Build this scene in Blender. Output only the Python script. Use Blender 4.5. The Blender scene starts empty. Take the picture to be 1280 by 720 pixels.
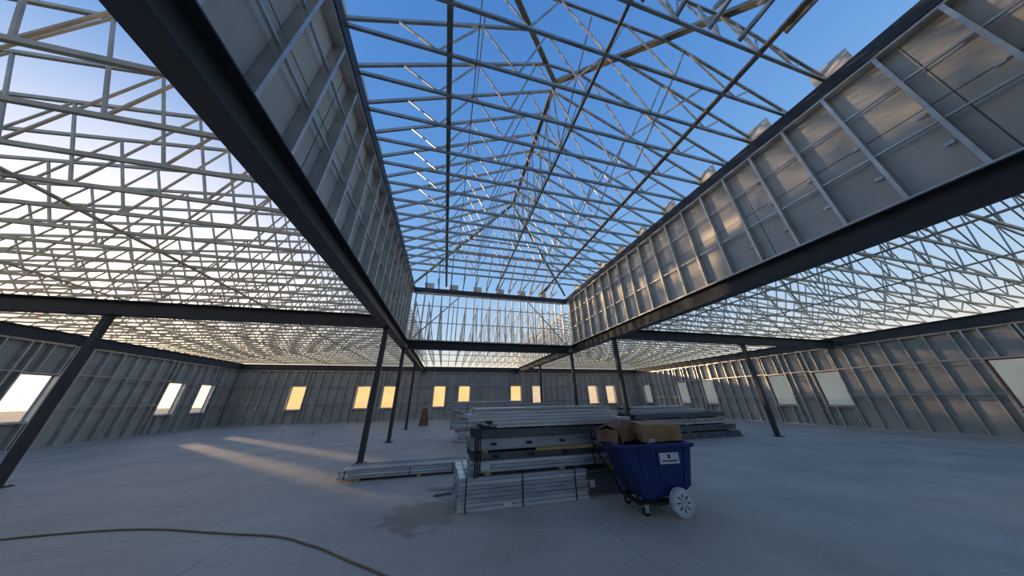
import bpy, math, random
from mathutils import Vector, Matrix, noise
random.seed(7)
S=bpy.context.scene
try:
    S.view_settings.view_transform='Standard'
except Exception as e: print(e)

# ---------------------------------------------------------------- materials
def mat(name, col, rough=.6, metal=0.0, col2=None, scale=3.0, bump=0.0, detail=4, stretch=(1,1,1)):
    m=bpy.data.materials.new(name); m.use_nodes=True
    nt=m.node_tree; b=nt.nodes['Principled BSDF']
    b.inputs['Roughness'].default_value=rough; b.inputs['Metallic'].default_value=metal
    tc=nt.nodes.new('ShaderNodeTexCoord'); mp=nt.nodes.new('ShaderNodeMapping')
    mp.inputs['Scale'].default_value=stretch
    n=nt.nodes.new('ShaderNodeTexNoise'); n.inputs['Scale'].default_value=scale; n.inputs['Detail'].default_value=detail
    r=nt.nodes.new('ShaderNodeValToRGB')
    c2=col2 or tuple(c*.75 for c in col)
    r.color_ramp.elements[0].position=.35; r.color_ramp.elements[1].position=.65
    r.color_ramp.elements[0].color=(*c2,1); r.color_ramp.elements[1].color=(*col,1)
    L=nt.links.new
    L(tc.outputs['Object'],mp.inputs['Vector']); L(mp.outputs[0],n.inputs['Vector']); L(n.outputs['Fac'],r.inputs[0]); L(r.outputs[0],b.inputs['Base Color'])
    if bump:
        bp=nt.nodes.new('ShaderNodeBump'); bp.inputs['Strength'].default_value=bump; bp.inputs['Distance'].default_value=.01
        L(n.outputs['Fac'],bp.inputs['Height']); L(bp.outputs[0],b.inputs['Normal'])
    return m
M_galv=mat('galvanized_steel',(.62,.65,.66),.38,.55,(.48,.51,.53),6)
M_truss=mat('truss_steel',(.47,.45,.40),.36,.6,(.31,.30,.27),4)
M_low=mat('low_truss_steel',(.56,.48,.34),.42,.4,(.40,.35,.26),4)  # golden tone puts the sunlight on these trusses into the steel colour
M_hip=mat('brace_steel',(.30,.27,.20),.5,.3,(.20,.18,.13),3)  # galvanized steel with the brownish cast of warm light put into its colour
M_dark=mat('primed_steel',(.062,.063,.067),.55,.1,(.045,.047,.051),2)
M_sheath=mat('sheathing_board',(.80,.75,.66),.7,0,(.64,.60,.53),1.2)
M_wsheath=mat('outer_wall_sheathing',(.52,.475,.40),.75,0,(.39,.36,.30),1.2)
M_seam=mat('sheathing_joint',(.18,.18,.17),.8)
M_stud=mat('wall_stud_steel',(.66,.65,.61),.33,.6,(.50,.49,.46),3)
M_pile=mat('stacked_steel',(.66,.69,.70),.28,.65,(.46,.49,.51),5,stretch=(.4,3,3))
M_pile3=mat('stacked_steel_bright',(.90,.92,.90),.25,.55,(.72,.75,.75),5,stretch=(.4,3,3))
M_pile2=mat('stacked_steel_dull_and_shaded',(.22,.24,.26),.42,.5,(.14,.155,.17),5,stretch=(.4,3,3))  # dark copy of the stacked steel, in places carrying shade in its colour
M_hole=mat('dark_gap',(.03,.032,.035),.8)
M_wood=mat('yellow_wood',(.62,.42,.12),.6,0,(.48,.30,.08),8)
M_strap=mat('black_strap',(.015,.015,.017),.4)
M_tag=mat('white_tag',(.8,.8,.78),.6,0,(.7,.7,.7))
M_card=mat('cardboard',(.50,.275,.13),.8,0,(.36,.20,.09),5)
M_card2=mat('brown_paper',(.26,.14,.075),.85,0,(.15,.085,.045),5)
M_blue=mat('blue_plastic',(.010,.040,.19),.38,0,(.007,.028,.14),4)
M_black=mat('black_rubber',(.012,.012,.013),.5)
M_white=mat('white_plastic',(.72,.72,.70),.45,0,(.55,.55,.53),12)
M_cord=mat('yellow_rubber',(.26,.17,.06),.5)
M_pvc=mat('pvc',(.75,.75,.72),.5)
M_red=mat('window_sealant',(.50,.12,.06),.6,0,(.40,.09,.05))
M_ground=mat('dirt_ground',(.34,.26,.18),.95,0,(.24,.19,.13),.5)

def film_mat(name,c0,c1,tr=.25):
    m=bpy.data.materials.new(name); m.use_nodes=True
    nt=m.node_tree; nt.nodes.clear(); L=nt.links.new
    o=nt.nodes.new('ShaderNodeOutputMaterial')
    t=nt.nodes.new('ShaderNodeBsdfTranslucent'); d=nt.nodes.new('ShaderNodeBsdfTransparent'); mx=nt.nodes.new('ShaderNodeMixShader')
    n=nt.nodes.new('ShaderNodeTexNoise'); n.inputs['Scale'].default_value=1.5
    r=nt.nodes.new('ShaderNodeValToRGB'); r.color_ramp.elements[0].color=(*c0,1); r.color_ramp.elements[1].color=(*c1,1)
    tc=nt.nodes.new('ShaderNodeTexCoord'); L(tc.outputs['Object'],n.inputs['Vector']); L(n.outputs[0],r.inputs[0]); L(r.outputs[0],t.inputs[0])
    mx.inputs[0].default_value=tr; d.inputs[0].default_value=(*c1,1)
    L(t.outputs[0],mx.inputs[1]); L(d.outputs[0],mx.inputs[2]); L(mx.outputs[0],o.inputs[0])
    return m
M_film=film_mat('translucent_film',(.70,.66,.56),(.94,.90,.80))
M_filmw=film_mat('sun_tinted_translucent_film',(.90,.76,.47),(1.0,.93,.70),.25)  # yellow of the low sun behind is put into the film's tint

def floor_mat():
    m=bpy.data.materials.new('concrete_slab'); m.use_nodes=True
    nt=m.node_tree; b=nt.nodes['Principled BSDF']; L=nt.links.new
    tc=nt.nodes.new('ShaderNodeTexCoord')
    n1=nt.nodes.new('ShaderNodeTexNoise'); n1.inputs['Scale'].default_value=.7; n1.inputs['Detail'].default_value=8; n1.inputs['Roughness'].default_value=.65
    n2=nt.nodes.new('ShaderNodeTexNoise'); n2.inputs['Scale'].default_value=14; n2.inputs['Detail'].default_value=6
    L(tc.outputs['Object'],n1.inputs['Vector']); L(tc.outputs['Object'],n2.inputs['Vector'])
    r=nt.nodes.new('ShaderNodeValToRGB'); r.color_ramp.elements[0].position=.3; r.color_ramp.elements[1].position=.7
    r.color_ramp.elements[0].color=(.48,.375,.29,1); r.color_ramp.elements[1].color=(.70,.57,.45,1)
    L(n1.outputs[0],r.inputs[0])
    mx=nt.nodes.new('ShaderNodeMixRGB'); mx.blend_type='MULTIPLY'; mx.inputs[0].default_value=.3
    L(r.outputs[0],mx.inputs[1]); L(n2.outputs[0],mx.inputs[2])
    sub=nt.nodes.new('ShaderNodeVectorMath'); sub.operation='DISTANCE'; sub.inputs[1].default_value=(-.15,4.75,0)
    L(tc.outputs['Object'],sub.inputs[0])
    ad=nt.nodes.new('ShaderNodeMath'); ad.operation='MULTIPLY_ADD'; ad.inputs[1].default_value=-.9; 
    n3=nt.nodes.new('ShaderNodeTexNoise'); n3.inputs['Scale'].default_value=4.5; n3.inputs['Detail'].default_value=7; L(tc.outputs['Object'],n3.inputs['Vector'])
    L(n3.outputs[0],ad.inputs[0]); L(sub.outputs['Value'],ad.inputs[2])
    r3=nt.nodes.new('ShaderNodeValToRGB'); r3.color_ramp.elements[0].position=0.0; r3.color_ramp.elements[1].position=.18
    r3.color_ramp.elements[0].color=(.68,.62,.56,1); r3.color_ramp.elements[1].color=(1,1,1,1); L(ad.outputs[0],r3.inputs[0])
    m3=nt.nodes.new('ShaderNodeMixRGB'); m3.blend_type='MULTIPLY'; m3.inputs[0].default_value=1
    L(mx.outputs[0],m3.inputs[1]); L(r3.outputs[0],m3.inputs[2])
    L(m3.outputs[0],b.inputs['Base Color'])
    b.inputs['Roughness'].default_value=.6
    bp=nt.nodes.new('ShaderNodeBump'); bp.inputs['Strength'].default_value=.15; bp.inputs['Distance'].default_value=.01
    L(n2.outputs[0],bp.inputs['Height']); L(bp.outputs[0],b.inputs['Normal'])
    return m
M_floor=floor_mat()

# ---------------------------------------------------------------- mesh builder
def frame(p0,p1,up=None):
    d=(p1-p0).normalized()
    u=Vector(up) if up else (Vector((0,0,1)) if abs(d.z)<.95 else Vector((0,1,0)))
    s=d.cross(u).normalized(); u=s.cross(d).normalized()
    return d,s,u
def C_prof(w,h,t=.004,lip=.012):
    a=w/2;b=h/2
    return [(-a,-b),(a,-b),(a,b),(a-lip,b),(a-lip,b-t),(a-t,b-t),(a-t,-b+t),(-a+t,-b+t),(-a+t,b-t),(-a+lip,b-t),(-a+lip,b),(-a,b)]
def I_prof(w,h,tf=.02,tw=.014):
    a=w/2;b=h/2;c=tw/2
    return [(-a,-b),(a,-b),(a,-b+tf),(c,-b+tf),(c,b-tf),(a,b-tf),(a,b),(-a,b),(-a,b-tf),(-c,b-tf),(-c,-b+tf),(-a,-b+tf)]
class MB:
    def __init__(s): s.v=[];s.f=[];s.m=[];s.mats=[]
    def mi(s,m):
        if m not in s.mats: s.mats.append(m)
        return s.mats.index(m)
    def prism(s,prof,p0,p1,m,up=None):
        p0=Vector(p0);p1=Vector(p1); d,sd,u=frame(p0,p1,up); n=len(prof);k=len(s.v);mi=s.mi(m)
        for p in (p0,p1):
            for a,b in prof: s.v.append(p+sd*a+u*b)
        for i in range(n):
            j=(i+1)%n; s.f.append((k+i,k+j,k+n+j,k+n+i)); s.m.append(mi)
        s.f.append(tuple(k+i for i in range(n-1,-1,-1))); s.m.append(mi)
        s.f.append(tuple(k+n+i for i in range(n))); s.m.append(mi)
    def beam(s,p0,p1,w,h,m,up=None):
        s.prism([(-w/2,-h/2),(w/2,-h/2),(w/2,h/2),(-w/2,h/2)],p0,p1,m,up)
    def box(s,x0,x1,y0,y1,z0,z1,m):
        k=len(s.v);mi=s.mi(m)
        for z in (z0,z1):
            for x,y in ((x0,y0),(x1,y0),(x1,y1),(x0,y1)): s.v.append(Vector((x,y,z)))
        for f in ((3,2,1,0),(4,5,6,7),(0,1,5,4),(1,2,6,5),(2,3,7,6),(3,0,4,7)):
            s.f.append(tuple(k+i for i in f)); s.m.append(mi)
    def cyl(s,p0,p1,r,m,n=16,r2=None):
        p0=Vector(p0);p1=Vector(p1);r2=r if r2 is None else r2
        d,sd,u=frame(p0,p1);k=len(s.v);mi=s.mi(m)
        for p,rr in((p0,r),(p1,r2)):
            for i in range(n):
                a=2*math.pi*i/n; s.v.append(p+sd*math.cos(a)*rr+u*math.sin(a)*rr)
        for i in range(n):
            j=(i+1)%n; s.f.append((k+i,k+j,k+n+j,k+n+i)); s.m.append(mi)
        s.f.append(tuple(k+i for i in range(n-1,-1,-1))); s.m.append(mi)
        s.f.append(tuple(k+n+i for i in range(n))); s.m.append(mi)
    def tube(s,pts,r,m,n=8):
        pts=[Vector(p) for p in pts]
        for a,b in zip(pts,pts[1:]): s.cyl(a,b,r,m,n)
    def rings(s,rs,m,cap0=True,cap1=True):
        k=len(s.v);mi=s.mi(m);n=len(rs[0])
        for r in rs: s.v+= [Vector(p) for p in r]
        for q in range(len(rs)-1):
            for i in range(n):
                j=(i+1)%n; s.f.append((k+q*n+i,k+q*n+j,k+(q+1)*n+j,k+(q+1)*n+i)); s.m.append(mi)
        if cap0: s.f.append(tuple(k+i for i in range(n-1,-1,-1))); s.m.append(mi)
        if cap1: s.f.append(tuple(k+(len(rs)-1)*n+i for i in range(n))); s.m.append(mi)
    def build(s,name,M=None):
        me=bpy.data.meshes.new(name)
        me.from_pydata([tuple(M@v) if M else tuple(v) for v in s.v],[],s.f)
        for m in s.mats: me.materials.append(m)
        me.polygons.foreach_set('material_index',s.m); 
        me.update()
        o=bpy.data.objects.new(name,me); S.collection.objects.link(o)
        return o

# ---------------------------------------------------------------- layout (metres)
XL,XR,YN,YF=-2.0,6.25,-0.75,12.15         # atrium wall lines
WX0,WX1,WY0,WY1=-15.2,19.5,-12.5,24.0      # outer walls
ZB,ZBT=3.62,4.0                            # lower ring beam
ZT0,ZT=6.42,6.66                           # upper ring beam
SL=2.25/4.12                               # roof slope
XC=(XL+XR)/2

mb=MB()
xs=[WX0-.2,-8.2,-2.0-.32,XC-.0,8.2,13.8,WX1+.2]; ys=[WY0-.2,-6.2,-.9,4.72,10.4,16.2,20.2,WY1+.2]
for i in range(len(xs)-1):
    for j in range(len(ys)-1):
        g=.003; mb.box(xs[i]+g,xs[i+1]-g,ys[j]+g,ys[j+1]-g,-.12,0,M_floor)
mb.box(WX0-.2,WX1+.2,WY0-.2,WY1+.2,-.2,-.12,M_seam)
mb.build('floor')
mb=MB(); mb.box(-150,150,-150,150,-.4,-.2,M_ground); mb.build('ground')

# ---------------------------------------------------------------- outer walls
def outer_wall(name,p0,p1,inward,wins,wz=(.95,2.6),ww=1.0,film=True,start=1):
    p0=Vector((*p0,0));p1=Vector((*p1,0));d=(p1-p0).normalized();L=(p1-p0).length;n=Vector((*inward,0))
    mb=MB()
    def slab(a,b,z0,z1,t0,t1,m):
        if b-a<.01: return
        A=p0+d*a; B=p0+d*b
        c=(t0+t1)/2
        mb.beam(A+n*c+Vector((0,0,(z0+z1)/2)),B+n*c+Vector((0,0,(z0+z1)/2)),abs(t1-t0),z1-z0,m)
    ws=sorted(wins); cur=0
    H=3.75
    for w in ws:
        slab(cur,w-ww/2,0,H,-.02,0,M_wsheath); slab(w-ww/2,w+ww/2,0,wz[0],-.02,0,M_wsheath); slab(w-ww/2,w+ww/2,wz[1],H,-.02,0,M_wsheath); cur=w+ww/2
    slab(cur,L,0,H,-.02,0,M_wsheath)
    slab(0,L,0,.05,0.001,.16,M_stud); slab(0,L,H-.06,H,.001,.16,M_stud)
    for z in (1.22,2.44):
        cur=0
        for w in ws+[None]:
            e=(w-ww/2-.05) if w is not None else L
            slab(cur,e,z-.008,z+.008,.001,.012,M_seam)
            slab(cur,e,z+.2,z+.24,.14,.165,M_stud)
            cur=(w+ww/2+.05) if w is not None else L
    k=0.1
    pr=C_prof(.15,.05,.004,.012)
    while k<L:
        inw=[w for w in ws if abs(k-w)<ww/2+.05]
        A=p0+d*k+n*.085
        if not inw: mb.prism(pr,A+Vector((0,0,.05)),A+Vector((0,0,H-.06)),M_stud,up=d)
        else:
            mb.prism(pr,A+Vector((0,0,.05)),A+Vector((0,0,wz[0]-.05)),M_stud,up=d)
            mb.prism(pr,A+Vector((0,0,wz[1]+.05)),A+Vector((0,0,H-.06)),M_stud,up=d)
        k+=.61
    for w in ws:
        for q in(-1,1):
            A=p0+d*(w+q*(ww/2+.03))+n*.085
            mb.beam(A+Vector((0,0,.05)),A+Vector((0,0,H-.06)),.16,.05,M_stud,up=d)
        slab(w-ww/2,w+ww/2,wz[0]-.05,wz[0],.005,.165,M_stud); slab(w-ww/2,w+ww/2,wz[1],wz[1]+.05,.005,.165,M_stud)
    A=p0+n*.12+Vector((0,0,H+.22)); B=p1+n*.12+Vector((0,0,H+.22))
    mb.prism(I_prof(.2,.42),A,B,M_dark)
    o=mb.build(name)
    for i,w in enumerate(ws):
        mb=MB()
        for a,b,z0,z1 in ((w-ww/2,w-ww/2+.04,*wz),(w+ww/2-.04,w+ww/2,*wz),(w-ww/2+.04,w+ww/2-.04,wz[0],wz[0]+.04),(w-ww/2+.04,w+ww/2-.04,wz[1]-.04,wz[1])):
            slab(a,b,z0+.001,z1-.001,-.025,.0,M_red if film=='red' or (film=='mix' and i>=6) else M_tag)
        if film: slab(w-ww/2+.04,w+ww/2-.04,wz[0]+.04,wz[1]-.04,-.014,-.010,M_filmw if (film=='mix' and i<6) else M_film)
        mb.build('window_%d'%(start+i))
    return o
fw=[-11.0,-6.45,-4.5,-.5,1.6,6.3,8.4,14.2,16.2]
outer_wall('wall_far',(WX0,WY1),(WX1,WY1),(0,-1),[x-WX0 for x in fw],film='mix')
rw=[22.5,18.4,16.1,11.6,9.4,4.5,2.3,-3,-6]
outer_wall('wall_right',(WX1,WY0),(WX1,WY1),(-1,0),[y-WY0 for y in rw],film='red',start=20)
lw=[21.6,19.5,14.0,11.8,7.4,5.2,.8,-3,-6]
outer_wall('wall_left',(WX0,WY0),(WX0,WY1),(1,0),[y-WY0 for y in lw],film=False,start=40)
outer_wall('wall_back',(WX0,WY0),(WX1,WY0),(0,1),[4,9,14,19,25,30],start=60)

# ---------------------------------------------------------------- structural frame
mb=MB()
zc=(ZB+ZBT)/2; ip=I_prof(.26,ZBT-ZB)
for x in (XL,XR): mb.prism(ip,(x,WY0+.25,zc),(x,WY1-.25,zc),M_dark)
for y in (YN,YF): mb.prism(ip,(XL+.14,y,zc),(XR-.14,y,zc),M_dark)
for y in (8.45,-.75,-6.5):
    mb.prism(ip,(XL-.14,y,zc),(WX0+.25,y,zc),M_dark); mb.prism(ip,(XR+.14,y,zc),(WX1-.25,y,zc),M_dark)
mb.build('steel_floor_beam_ring')
for x,y in [(XL,8.45),(XL,YF),(XL,17.0),(XL,YN),(XR,8.45),(XR,YF),(XR,17.0),(XR,YN),(12.9,8.45),(-8.6,8.45),(12.9,-.75),(-8.6,-.75)]:
    mb=MB(); mb.box(x-.065,x+.065,y-.065,y+.065,.02,ZB-.015,M_dark); mb.box(x-.15,x+.15,y-.15,y+.15,0,.02,M_dark); mb.box(x-.12,x+.12,y-.12,y+.12,ZB-.015,ZB,M_dark)
    for a in(-.11,.11):
        for b in(-.11,.11): mb.cyl((x+a,y+b,.02),(x+a,y+b,.05),.012,M_galv,8)
    mb.build('steel_column')
mb=MB()
for x in (XL,XR): mb.box(x-.10,x+.10,YN-.10,YF+.10,ZT0,ZT,M_dark)
for y in (YN,YF): mb.box(XL+.10,XR-.10,y-.10,y+.10,ZT0,ZT,M_dark)
mb.build('steel_top_beam_ring')

# ---------------------------------------------------------------- clerestory walls
def cler(name,p0,p1,outn,sheath,sp=.61):
    p0=Vector((*p0,0));p1=Vector((*p1,0));d=(p1-p0).normalized();L=(p1-p0).length;n=Vector((*outn,0)); mb=MB()
    z0,z1=ZBT,ZT0
    up=Vector((0,0,1))
    def bar(a,b,z,c,w,h,m): mb.beam(p0+d*a+n*c+up*z,p0+d*b+n*c+up*z,w,h,m)
    bar(0,L,z0+.025,0,.16,.05,M_stud); bar(0,L,z1-.025,0,.16,.05,M_stud)
    pr=C_prof(.15,.045,.004,.014)
    k=.08
    while k<L:
        A=p0+d*k; mb.prism(pr,A+up*(z0+.05),A+up*(z1-.05),M_stud,up=d)
        if sheath:
            for q in range(3):
                zz=z0+.55+q*.62+random.uniform(-.05,.05)
                mb.beam(A+d*.06+n*.05+up*zz,A+d*.14+n*.05+up*zz,.02,.05,M_galv)
        k+=sp
    for zz in (z0+.9,z0+1.75): bar(0,L,zz,-.0,.04,.03,M_stud)
    if sheath:
        bar(0,L,(z0+z1)/2+.05,.09,.016,z1-z0+.2,M_sheath)
        for zz in (z0+1.22,z0+2.38): bar(0,L,zz,.080,.003,.014,M_seam)
        k=1.1
        while k<L:
            bar(k,k+.012,(z0+z1)/2,.0795,.003,z1-z0-.1,M_seam); k+=2.44
    else:
        for a,b in ((0.2,2.2),(L-.2,L-2.2)):
            mb.beam(p0+d*a+n*-.085+up*(z0+.1),p0+d*b+n*-.085+up*(z1-.1),.006,.06,M_stud)
    return mb.build(name)
cler('wall_atrium_left',(XL,YN+.1),(XL,YF-.1),(-1,0),True)
cler('wall_atrium_right',(XR,YN+.1),(XR,YF-.1),(1,0),True)
cler('wall_atrium_far',(XL+.1,YF),(XR-.1,YF),(0,1),False,.41)
cler('wall_atrium_near',(XL+.1,YN),(XR-.1,YN),(0,-1),True)

# ---------------------------------------------------------------- hip roof trusses
HEEL=.22
zb=ZT+.045
def hz(x,y):
    dd=min(x-XL,XR-x,y-YN,YF-y,XC-XL)
    return ZT+HEEL+SL*dd
cprof=C_prof(.04,.075,.004,.012)
mb=MB()
y=YN+1.85
while y<YF-1.7:
    dd=min(y-YN,YF-y,XC-XL)
    big=abs(y-(YN+1.85))<.01
    mb.prism(cprof,(XL-.1,y,zb),(XR+.1,y,zb),M_truss)
    zt=ZT+HEEL+SL*dd
    xa=XL+dd; xb=XR-dd
    ov=.55
    mb.prism(cprof,(XL-ov,y,ZT+HEEL-SL*ov),(xa,y,zt),M_truss)
    mb.prism(cprof,(XR+ov,y,ZT+HEEL-SL*ov),(xb,y,zt),M_truss)
    if xb-xa>.1: mb.prism(cprof,(xa,y,zt),(xb,y,zt),M_truss)
    for xx in (XL,XR): mb.beam((xx,y,zb),(xx,y,ZT+HEEL),.035,.035,M_truss)
    n=6 if not big else 10
    w=(XR-XL)/n
    for i in range(n):
        xm=XL+w*(i+.5); x0=XL+w*i; x1=x0+w
        off=.012
        if i>0: mb.beam((x0,y+off,zb),(xm,y+off,hz(xm,y)),.025,.03,M_truss)
        if i<n-1: mb.beam((x1,y-off,zb),(xm,y-off,hz(xm,y)),.025,.03,M_truss)
        if big: mb.beam((x0+.01,y,zb),(x0+.01,y,hz(x0+.01,y)),.03,.035,M_truss)
    if dd>3.9: mb.beam((XC,y,zb),(XC,y,zt),.03,.035,M_truss)
    y+=.61
for (ye,yi,sg) in ((YF,YF-1.75,-1),(YN,YN+1.8,1)):
    x=XL+.6
    while x<XR-.4:
        dd=min(x-XL,XR-x,1.8)
        yj=ye+sg*dd
        mb.prism(cprof,(x,ye-sg*.5,ZT+HEEL-SL*.5),(x,yj,ZT+HEEL+SL*dd),M_truss)
        mb.prism(cprof,(x,ye,zb),(x,yj,zb),M_truss)
        mb.beam((x,ye,zb),(x,ye,ZT+HEEL),.035,.035,M_truss)
        mb.beam((x,ye,zb),(x,yj,ZT+HEEL+SL*dd-.05),.028,.03,M_truss)
        x+=.61
mb.build('atrium_roof_trusses')
mb=MB()
R0=Vector((XC,YN+4.12,ZT+HEEL+SL*4.12+.06)); R1=Vector((XC,YF-4.12,R0.z))
mb.beam(R0,R1,.11,.09,M_hip)
for (cx,cy) in ((XL,YN),(XR,YN)): mb.beam(Vector((cx,cy,ZT+HEEL+.06)),R0,.10,.10,M_hip)
for (cx,cy) in ((XL,YF),(XR,YF)): mb.beam(Vector((cx,cy,ZT+HEEL+.06)),R1,.08,.09,M_hip)
for x in (-.42,4.65): mb.beam((x,YN+.2,zb+.06),(x,YF-.2,zb+.06),.09,.04,M_hip)
mb.beam((XC,YN+.5,zb+.06),(XC,YF-.3,zb+.06),.05,.03,M_hip)
for x in (XL+2.06,XC,XR-2.06):
    yy=YN+2.5
    while yy<YF-3.5:
        za=hz(x,yy)-.08; zc2=hz(x,yy+1.83)-.08
        mb.beam((x+.03,yy,zb+.1),(x+.03,yy+1.83,zc2),.02,.035,M_truss)
        mb.beam((x-.03,yy,za),(x-.03,yy+1.83,zb+.1),.02,.035,M_truss)
        yy+=1.83
mb.build('roof_hip_and_ridge_bracing')
mb=MB()
y=YN+.5
while y<YF-.3:
    for x,sg in((XL,-1),(XR,1)):
        t=random.uniform(-.03,.03)
        A=Vector((x,y+t,ZT+.175))
        mb.beam(A+Vector((0,-.24,0)),A+Vector((0,.24,random.uniform(0,.02))),.012,.34,M_sheath)
    y+=1.22
x=XL+.75
while x<XR-.2:
    mb.beam((x-.22,YF,ZT+.165),(x+.22,YF,ZT+.165),.012,.32,M_sheath); x+=1.22
mb.build('heel_blocking_panels')

# ---------------------------------------------------------------- low roof trusses
zl=ZBT+.19
def lowtruss(mb,a,b,zo,zi,n):
    a=Vector((*a,0));b=Vector((*b,0));up=Vector((0,0,1));L=(b-a).length;d=(b-a)/L
    mb.beam(a+up*zl,b+up*zl,.035,.06,M_low)
    mb.beam(a-d*.6+up*(zo-.6*(zi-zo)/L),b+up*zi,.035,.06,M_low)
    mb.beam(b+up*zl,b+up*zi,.035,.04,M_low)
    w=L/n
    for i in range(n):
        q0=a+d*(w*i); qm=a+d*(w*(i+.5)); q1=a+d*(w*(i+1))
        zm=zo+(zi-zo)*(w*(i+.5)/L)
        mb.beam(q0+up*zl,qm+up*zm,.022,.028,M_low); mb.beam(q1+up*zl,qm+up*zm,.022,.028,M_low)
mb=MB(); mb2=MB()
y=WY0+.4
while y<WY1-.2:
    xin=XL-.2
    lowtruss(mb,(WX0+.05,y),(xin,y),4.55,6.1,9); lowtruss(mb2,(WX1-.05,y),(XR+.2,y),4.55,6.1,9)
    y+=.61
for mm,x0,x1 in((mb,WX0+1,XL-.5),(mb2,XR+.5,WX1-1)):
    for x in (x0+2,x0+5,x0+8.5):
        mm.beam((x,WY0+.4,zl+.05),(x,WY1-.2,zl+.05),.06,.03,M_low)
mb.build('low_roof_trusses'); mb2.build('low_roof_trusses.001')
mb=MB()
x=XL+.2
while x<XR-.1:
    lowtruss(mb,(x,WY1-.05),(x,YF+.25),4.55,6.0,8); lowtruss(mb,(x,WY0+.05),(x,YN-.25),4.55,6.0,8); x+=.61
for yy in (14.5,17.5,20.5): mb.beam((XL+.1,yy,zl+.05),(XR-.1,yy,zl+.05),.06,.03,M_low)
mb.build('low_roof_trusses.002')

# ---------------------------------------------------------------- steel stud stacks
def layer(mb,x0,x1,y0,ny,z0,nz,w,h,m,jit=.04,gap=.006,ends=None):
    for j in range(nz):
        dy=random.uniform(-.008,.008)
        for i in range(ny):
            a=x0+random.uniform(-jit,jit); b=x1+random.uniform(-jit,jit)
            yc=y0+w*(i+.5)+i*.004+dy; z=z0+h*(j+.5)
            pr=C_prof(w-.002,h-gap,.004,.014)
            if j%2: pr=[(p,-q) for p,q in reversed(pr)]
            mm=M_pile3 if (m is M_pile and random.random()<.4) else m
            mb.prism(pr,(a,yc,z),(b,yc,z),mm)
def vlayer(mb,x0,x1,y0,ny,z0,h,w,m,holes=True,jit=.05):
    for i in range(ny):
        a=x0+random.uniform(-jit,jit);b=x1+random.uniform(-jit,jit);yc=y0+w*(i+.5)
        mb.prism([(q,p) for p,q in C_prof(h-.002,w-.004,.004,.012)][::-1],(a,yc,z0+h/2),(b,yc,z0+h/2),m)
        if holes and i==0:
            x=a+.3
            while x<b-.2:
                mb.box(x,x+.10,yc-w/2-.0005,yc-w/2+.002,z0+h/2-.018,z0+h/2+.018,M_hole); x+=.61
def dunn(mb,x,y0,y1,z0,z1,m=M_wood): mb.box(x-.045,x+.045,y0,y1,z0,z1,m)
def strap(mb,x,y0,y1,z0,z1,m=M_strap):
    t=.003; y0-=.008
    mb.box(x-.009,x+.009,y0-t-.004,y0-.004,z0,z1,m); mb.box(x-.009,x+.009,y0-.004,y1,z1,z1+t,m); mb.box(x-.009,x+.009,y1,y1+t,z0,z1,m)
mb=MB()
Y0=4.62
layer(mb,.30,2.42,Y0,8,.0,8,.152,.052,M_pile,.015)
layer(mb,2.46,3.30,Y0+.1,7,.0,7,.152,.052,M_pile2,.03)
for x in (.42,1.3,2.2): strap(mb,x,Y0,Y0+1.24,.0,.418)
for x in (.75,2.0,3.0): dunn(mb,x,Y0+.02,Y0+1.2,.42 if x<2.4 else .366,.455)
layer(mb,.50,3.15,Y0+.03,7,.455,3,.152,.05,M_pile,.03)
vlayer(mb,.52,3.12,Y0+.05,20,.607,.10,.045,M_pile2,True)
for x in (.7,1.8,2.95): dunn(mb,x,Y0+.05,Y0+1.1,.708,.745)
mb.beam((1.55,Y0+.0,.728),(3.05,Y0-.02,.735),.06,.035,M_wood)
vlayer(mb,.50,3.10,Y0+.06,18,.747,.152,.05,M_pile,True)
vlayer(mb,.56,3.12,Y0+.10,16,.90,.13,.05,M_pile2,False)  # dark layer whose shade is put into its steel colour
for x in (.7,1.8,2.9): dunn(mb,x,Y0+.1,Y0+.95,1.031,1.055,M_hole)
layer(mb,.85,3.45,Y0+.04,6,1.056,2,.152,.05,M_pile,.04)
layer(mb,.45,3.35,Y0+.16,5,1.157,2,.152,.05,M_pile,.06)
layer(mb,.55,3.20,Y0+.26,4,1.258,2,.152,.045,M_pile,.05)
for x in (.62,2.6): strap(mb,x,Y0+.02,Y0+1.12,.455,1.05)
for x in (.53,.57): mb.box(x,x+.02,Y0-.012,Y0+.03,.40,1.06,M_strap)
mb.box(.62,.78,Y0+.012,Y0+.018,.49,.57,M_tag); mb.box(2.5,2.6,Y0+.085,Y0+.09,.12,.22,M_tag)
mb.box(1.0,1.12,Y0-.012,Y0-.009,.02,.08,M_tag)
mb.build('steel_stud_stack')

mb=MB()
Y1=11.0
layer(mb,.55,5.6,Y1,7,.0,8,.152,.05,M_pile,.05)
for x in (1,3,5): dunn(mb,x,Y1,Y1+1.1,.4,.44)
layer(mb,.35,5.7,Y1-.02,7,.44,7,.152,.05,M_pile,.08)
for x in (1,3,5): dunn(mb,x,Y1,Y1+1.1,.79,.83)
layer(mb,.6,5.3,Y1+.02,6,.83,5,.152,.05,M_pile,.15)
layer(mb,.25,4.6,Y1+.1,5,1.08,5,.152,.05,M_pile,.2)
layer(mb,.45,3.2,Y1+.2,4,1.33,2,.152,.05,M_pile,.15)
for x in (.9,2.4,4.2): strap(mb,x,Y1-.03,Y1+1.1,.44,1.33,M_strap)
mb.box(.5,.58,Y1-.04,Y1-.03,.1,.35,M_tag)
mb.build('steel_stud_stack.001')

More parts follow.
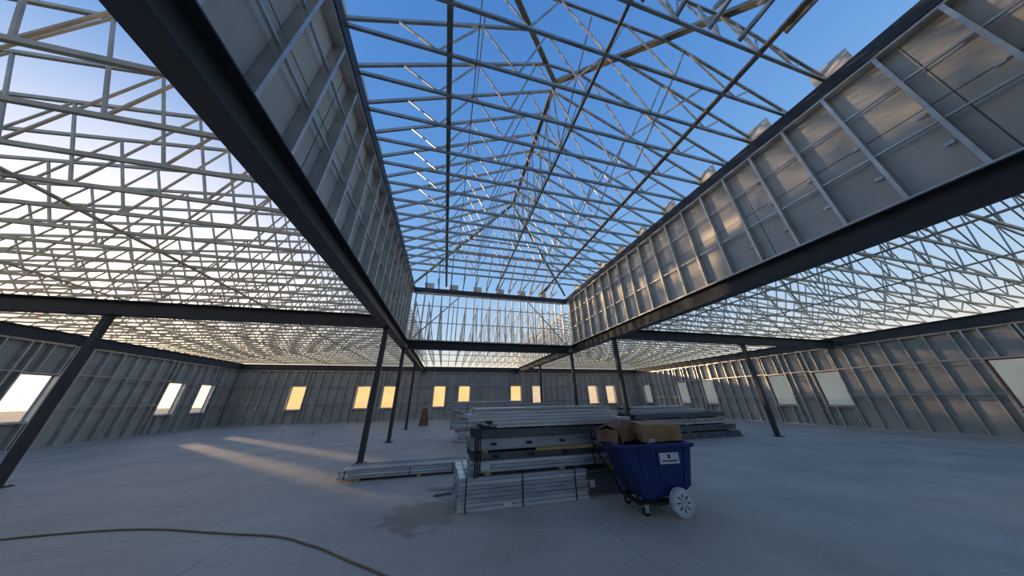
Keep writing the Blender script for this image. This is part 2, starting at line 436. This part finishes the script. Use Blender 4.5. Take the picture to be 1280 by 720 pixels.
mb=MB()
Y2=8.95
layer(mb,7.0,11.75,Y2,8,.0,4,.152,.055,M_pile2,.05)
for x in (7.4,9.2,11.2): dunn(mb,x,Y2,Y2+1.2,.22,.26)
layer(mb,7.1,11.6,Y2,8,.26,4,.152,.05,M_pile2,.06)
for x in (7.4,9.2,11.0): dunn(mb,x,Y2,Y2+1.2,.46,.50)
layer(mb,6.85,11.1,Y2+.03,7,.5,4,.152,.05,M_pile,.1)
for x in (7.4,9.2,10.8): dunn(mb,x,Y2,Y2+1.0,.70,.74)
layer(mb,6.9,11.2,Y2+.05,7,.74,3,.152,.05,M_pile2,.1)
layer(mb,6.75,10.3,Y2+.1,6,.89,3,.152,.05,M_pile,.15)
layer(mb,6.9,9.9,Y2+.2,5,1.04,2,.152,.05,M_pile,.2)
for x in (7.3,9.6,11.0): strap(mb,x,Y2-.0,Y2+1.24,.0,.70)
mb.build('steel_stud_stack.002')

mb=MB()
layer(mb,-1.98,.62,6.8,4,.045,3,.152,.048,M_pile,.03)
layer(mb,-1.75,.75,6.83,3,.19,1,.152,.04,M_pile,.05)
for x in (-1.6,-.4,.4): mb.box(x-.04,x+.04,6.78,7.45,0,.045,M_wood)
for x in (-1.85,-.6,.3): strap(mb,x,6.79,7.43,.045,.192)
mb.box(-1.9,-1.78,6.78,6.785,.08,.15,M_tag)
mb.build('steel_track_bundle')
mb=MB()
mb.prism(C_prof(.09,.035),(-.15,5.85,.0175),(.28,5.75,.0175),M_pile)
mb.prism(C_prof(.05,.025),(-.05,5.45,.0125),(.26,5.5,.0125),M_pile2)
mb.build('loose_steel_offcuts')

# ---------------------------------------------------------------- tilt cart
def rrect(x0,x1,y0,y1,z,r,n=5,zf=None):
    pts=[]
    for cx,cy,a0 in((x1-r,y1-r,0),(x0+r,y1-r,90),(x0+r,y0+r,180),(x1-r,y0+r,270)):
        for i in range(n+1):
            a=math.radians(a0+90*i/n); x=cx+r*math.cos(a); y=cy+r*math.sin(a)
            pts.append((x,y,z+(zf(x) if zf else 0)))
    return pts
mb=MB()
lift=lambda x: max(0,x-.15)*.35
rs=[rrect(-.26,.42,-.26,.26,.17,.05,zf=lift),rrect(-.30,.50,-.29,.29,.21,.06,zf=lift),rrect(-.56,.60,-.345,.345,.80,.07),
    rrect(-.60,.64,-.38,.38,.805,.08),rrect(-.61,.65,-.385,.385,.835,.08),rrect(-.60,.64,-.38,.38,.86,.08),rrect(-.55,.59,-.33,.33,.86,.06),rrect(-.53,.57,-.32,.32,.80,.06),rrect(-.40,.48,-.28,.28,.45,.06)]
mb.rings(rs,M_blue)
for x in (-.30,.0,.46): mb.beam((x*.75,-.285,.26),(x,-.352,.79),.035,.02,M_blue)
def onface(x,z):
    t=(z-.21)/(.80-.21); return -.29-(.345-.29)*t
def patch(x0,x1,z0,z1,m,o):
    k=len(mb.v); mi=mb.mi(m)
    for x,z,oo in ((x0,z0,o),(x1,z0,o),(x1,z1,o),(x0,z1,o),(x0,z0,0),(x1,z0,0),(x1,z1,0),(x0,z1,0)): mb.v.append(Vector((x,onface(x,z)-oo,z)))
    for f in((0,1,2,3),(7,6,5,4),(4,5,1,0),(5,6,2,1),(6,7,3,2),(7,4,0,3)): mb.f.append(tuple(k+i for i in f)); mb.m.append(mi)
patch(.02,.34,.60,.74,M_tag,.004)
patch(.06,.30,.63,.645,M_black,.006); patch(.16,.20,.67,.72,M_blue,.006)
for y in(-.2,.2):
    mb.beam((-.36,y,.145),(.38,y,.15),.04,.05,M_black)
mb.beam((-.34,-.24,.145),(-.34,.24,.145),.04,.04,M_black)
mb.cyl((.20,-.40,.165),(.20,.40,.165),.014,M_black,10)
for sy in(-1,1):
    y0=sy*.335;y1=sy*.395
    N=28
    mb.cyl((.20,y0,.165),(.20,y1,.165),.165,M_white,N)
    mb.cyl((.20,y1,.165),(.20,y1+sy*.004,.165),.125,M_tag,N,.118)
    mb.cyl((.20,y1+sy*.004,.165),(.20,y1+sy*.02,.165),.04,M_white,14)
    for q in range(8):
        a=q*math.pi/4; c,s_=math.cos(a),math.sin(a)
        mb.beam((.20+c*.055,y1+sy*.006,.165+s_*.055),(.20+c*.105,y1+sy*.006,.165+s_*.105),.010,.013,M_strap)
    cx,cy=-.27,sy*.23
    mb.cyl((cx,cy-.018,.05),(cx,cy+.018,.05),.05,M_black,16)
    mb.box(cx-.03,cx+.03,cy-.028,cy-.02,.04,.125,M_galv); mb.box(cx-.03,cx+.03,cy+.02,cy+.028,.04,.125,M_galv); mb.box(cx-.04,cx+.04,cy-.035,cy+.035,.122,.13,M_galv)
mb.tube([(-.34,-.24,.15),(-.60,-.30,.62),(-.70,-.30,.80),(-.70,.30,.80),(-.60,.30,.62),(-.34,.24,.15)],.016,M_black,10)
mb.tube([(-.34,-.24,.15),(-.10,-.33,.14),(.20,-.33,.165)],.012,M_black,8)
CM=Matrix.Translation((3.14,4.02,0))@Matrix.Rotation(math.radians(-6),4,'Z')
cart=mb.build('tilt_cart',CM)

# ---------------------------------------------------------------- cardboard
def carton(name,loc,rot,sx,sy,sz,m,flaps,seed=1,amp=.02):
    mb=MB(); t=.006
    a,b,h=sx/2,sy/2,sz
    def sheet(P,Q,R,T,th=.004):
        P,Q,R,T=map(Vector,(P,Q,R,T)); n=8; k=len(mb.v); mi=mb.mi(m)
        nrm=(Q-P).cross(T-P).normalized()
        for lay in (0,1):
            for i in range(n+1):
                for j in range(n+1):
                    u,v=i/n,j/n
                    p=(P*(1-u)+Q*u)*(1-v)+(T*(1-u)+R*u)*v
                    q=noise.noise_vector(p*5+Vector((seed*3.1,seed,0)))*amp
                    mb.v.append(p+q+nrm*(th*lay))
        W=(n+1); O=W*W
        for i in range(n):
            for j in range(n):
                c=k+i*W+j
                mb.f.append((c,c+1,c+W+1,c+W)); mb.m.append(mi)
                mb.f.append((c+O,c+O+W,c+O+W+1,c+O+1)); mb.m.append(mi)
        for i in range(n):
            for c,e in ((k+i*W,k+(i+1)*W),(k+(i+1)*W+n,k+i*W+n),(k+i+1,k+i),(k+n*W+i,k+n*W+i+1)):
                mb.f.append((c,e,e+O,c+O)); mb.m.append(mi)
    sheet((-a,-b,0),(a,-b,0),(a,-b,h),(-a,-b,h)); sheet((a,b,0),(-a,b,0),(-a,b,h),(a,b,h))
    sheet((-a,b,0),(-a,-b,0),(-a,-b,h),(-a,b,h)); sheet((a,-b,0),(a,b,0),(a,b,h),(a,-b,h))
    sheet((-a,-b,0),(a,-b,0),(a,b,0),(-a,b,0))
    for side,ang,ln in flaps:
        c,s_=math.cos(math.radians(ang))*ln,math.sin(math.radians(ang))*ln
        if side=='f': sheet((-a,-b,h),(a,-b,h),(a,-b-c,h+s_),(-a,-b-c,h+s_))
        if side=='b': sheet((a,b,h),(-a,b,h),(-a,b+c,h+s_),(a,b+c,h+s_))
        if side=='l': sheet((-a,b,h),(-a,-b,h),(-a-c,-b,h+s_),(-a-c,b,h+s_))
        if side=='r': sheet((a,-b,h),(a,b,h),(a+c,b,h+s_),(a+c,-b,h+s_))
    M=Matrix.Translation(loc)@Matrix.Rotation(rot[2],4,'Z')@Matrix.Rotation(rot[1],4,'Y')@Matrix.Rotation(rot[0],4,'X')
    return mb.build(name,M)
carton('cardboard_box',(3.37,4.03,.878),(math.radians(1),math.radians(0),math.radians(-8)),.66,.56,.22,M_card,[('f',176,.285),('b',177,.28)],1,.014)
carton('cardboard_box.001',(2.80,4.12,.86),(math.radians(-6),math.radians(-14),math.radians(14)),.36,.44,.22,M_card2,[('f',168,.2),('l',-50,.2),('b',172,.2)],4,.05)
mb=MB()
for i in range(7):
    x=2.96+random.uniform(-.05,.05); y=3.72+random.uniform(-.03,.02); z=.866+i*.006
    a=random.uniform(-.4,.4)
    mb.beam((x,y,z),(x+math.cos(a)*.13,y+math.sin(a)*.06,z+.015),.06,.005,M_tag if i%2 else M_card)
mb.build('paper_scraps')

# ---------------------------------------------------------------- cord, pipe stubs, misc
cu=bpy.data.curves.new('extension_cord','CURVE'); cu.dimensions='3D'; cu.bevel_depth=.010; cu.bevel_resolution=3
sp=cu.splines.new('NURBS'); pts=[(-5.5,5.4),(-4,5.5),(-2.8,4.9),(-1.79,4.58),(-1.45,4.28),(-1.2,4.12),(-.85,3.78),(-.43,3.44),(-.1,3.1),(.3,2.4),(.2,1.6)]
sp.points.add(len(pts)-1)
for i,(x,y) in enumerate(pts): sp.points[i].co=(x,y,.010,1)
sp.use_endpoint_u=True; sp.order_u=4
o=bpy.data.objects.new('extension_cord',cu); S.collection.objects.link(o); cu.materials.append(M_cord)
for x,y,h in ((-7.3,15.6,.35),(-6.2,15.2,.3),(-6.0,15.6,.25)):
    mb=MB(); mb.cyl((x,y,0),(x,y,h),.055,M_pvc,16); mb.cyl((x,y,h),(x,y,h+.05),.068,M_pvc,16); mb.build('pipe_stub')
mb=MB()
for j in range(5):
    w=.28-.03*j; mb.box(-1.2-w,-1.2+w,19.0-w,19.0+w,.2*j,.2*j+.19+(.01 if j<4 else 0),M_card2)
mb.build('stacked_cartons')

# ---------------------------------------------------------------- light
EL=math.radians(7.5)
sun_dir=Vector((-.72,.69,0)).normalized()*math.cos(EL)+Vector((0,0,math.sin(EL)))
l=bpy.data.lights.new('sun','SUN'); l.energy=3.6; l.color=(1,.70,.40); l.angle=math.radians(1.6)
o=bpy.data.objects.new('sun',l); S.collection.objects.link(o); o.rotation_euler=sun_dir.to_track_quat('Z','Y').to_euler()
w=bpy.data.worlds.new('sky'); S.world=w; w.use_nodes=True; nt=w.node_tree; L=nt.links.new
bg=nt.nodes['Background']; tc=nt.nodes.new('ShaderNodeTexCoord'); sx=nt.nodes.new('ShaderNodeSeparateXYZ'); r=nt.nodes.new('ShaderNodeValToRGB')
L(tc.outputs['Generated'],sx.inputs[0]); L(sx.outputs['Z'],r.inputs[0])
els=[(0,(.95,.80,.58)),(.10,(.88,.83,.70)),(.22,(.48,.64,.82)),(.42,(.26,.49,.83)),(.78,(.11,.29,.67)),(1.0,(.06,.20,.54))]
e=r.color_ramp.elements
e[0].position=els[0][0];e[0].color=(*els[0][1],1);e[1].position=1;e[1].color=(*els[-1][1],1)
for p,c in els[1:-1]:
    q=e.new(p);q.color=(*c,1)
dt=nt.nodes.new('ShaderNodeVectorMath'); dt.operation='DOT_PRODUCT'; dt.inputs[1].default_value=sun_dir; L(tc.outputs['Generated'],dt.inputs[0])
mr=nt.nodes.new('ShaderNodeMapRange'); mr.inputs[1].default_value=.72; mr.inputs[2].default_value=1; mr.inputs[3].default_value=0; mr.inputs[4].default_value=1; L(dt.outputs['Value'],mr.inputs[0])
pw=nt.nodes.new('ShaderNodeMath'); pw.operation='POWER'; pw.inputs[1].default_value=3; L(mr.outputs[0],pw.inputs[0])
mx=nt.nodes.new('ShaderNodeMixRGB'); mx.blend_type='ADD'; mx.inputs[2].default_value=(1.3,.85,.40,1); L(pw.outputs[0],mx.inputs[0]); L(r.outputs[0],mx.inputs[1])
L(mx.outputs[0],bg.inputs[0]); bg.inputs[1].default_value=1.05

# ---------------------------------------------------------------- camera
cam=bpy.data.cameras.new('camera'); co=bpy.data.objects.new('camera',cam); S.collection.objects.link(co)
right=Vector((.9706,-.240,-.0132)); fwd=Vector((.2247,.8842,.4087)).normalized()
right=(right-fwd*right.dot(fwd)).normalized(); upv=right.cross(fwd)
R=Matrix((right,upv,-fwd)).transposed()
co.matrix_world=Matrix.Translation((0,0,1.5))@R.to_4x4()
cam.sensor_width=36; cam.lens=309/1280*36; cam.clip_start=.02; cam.clip_end=500
S.camera=co
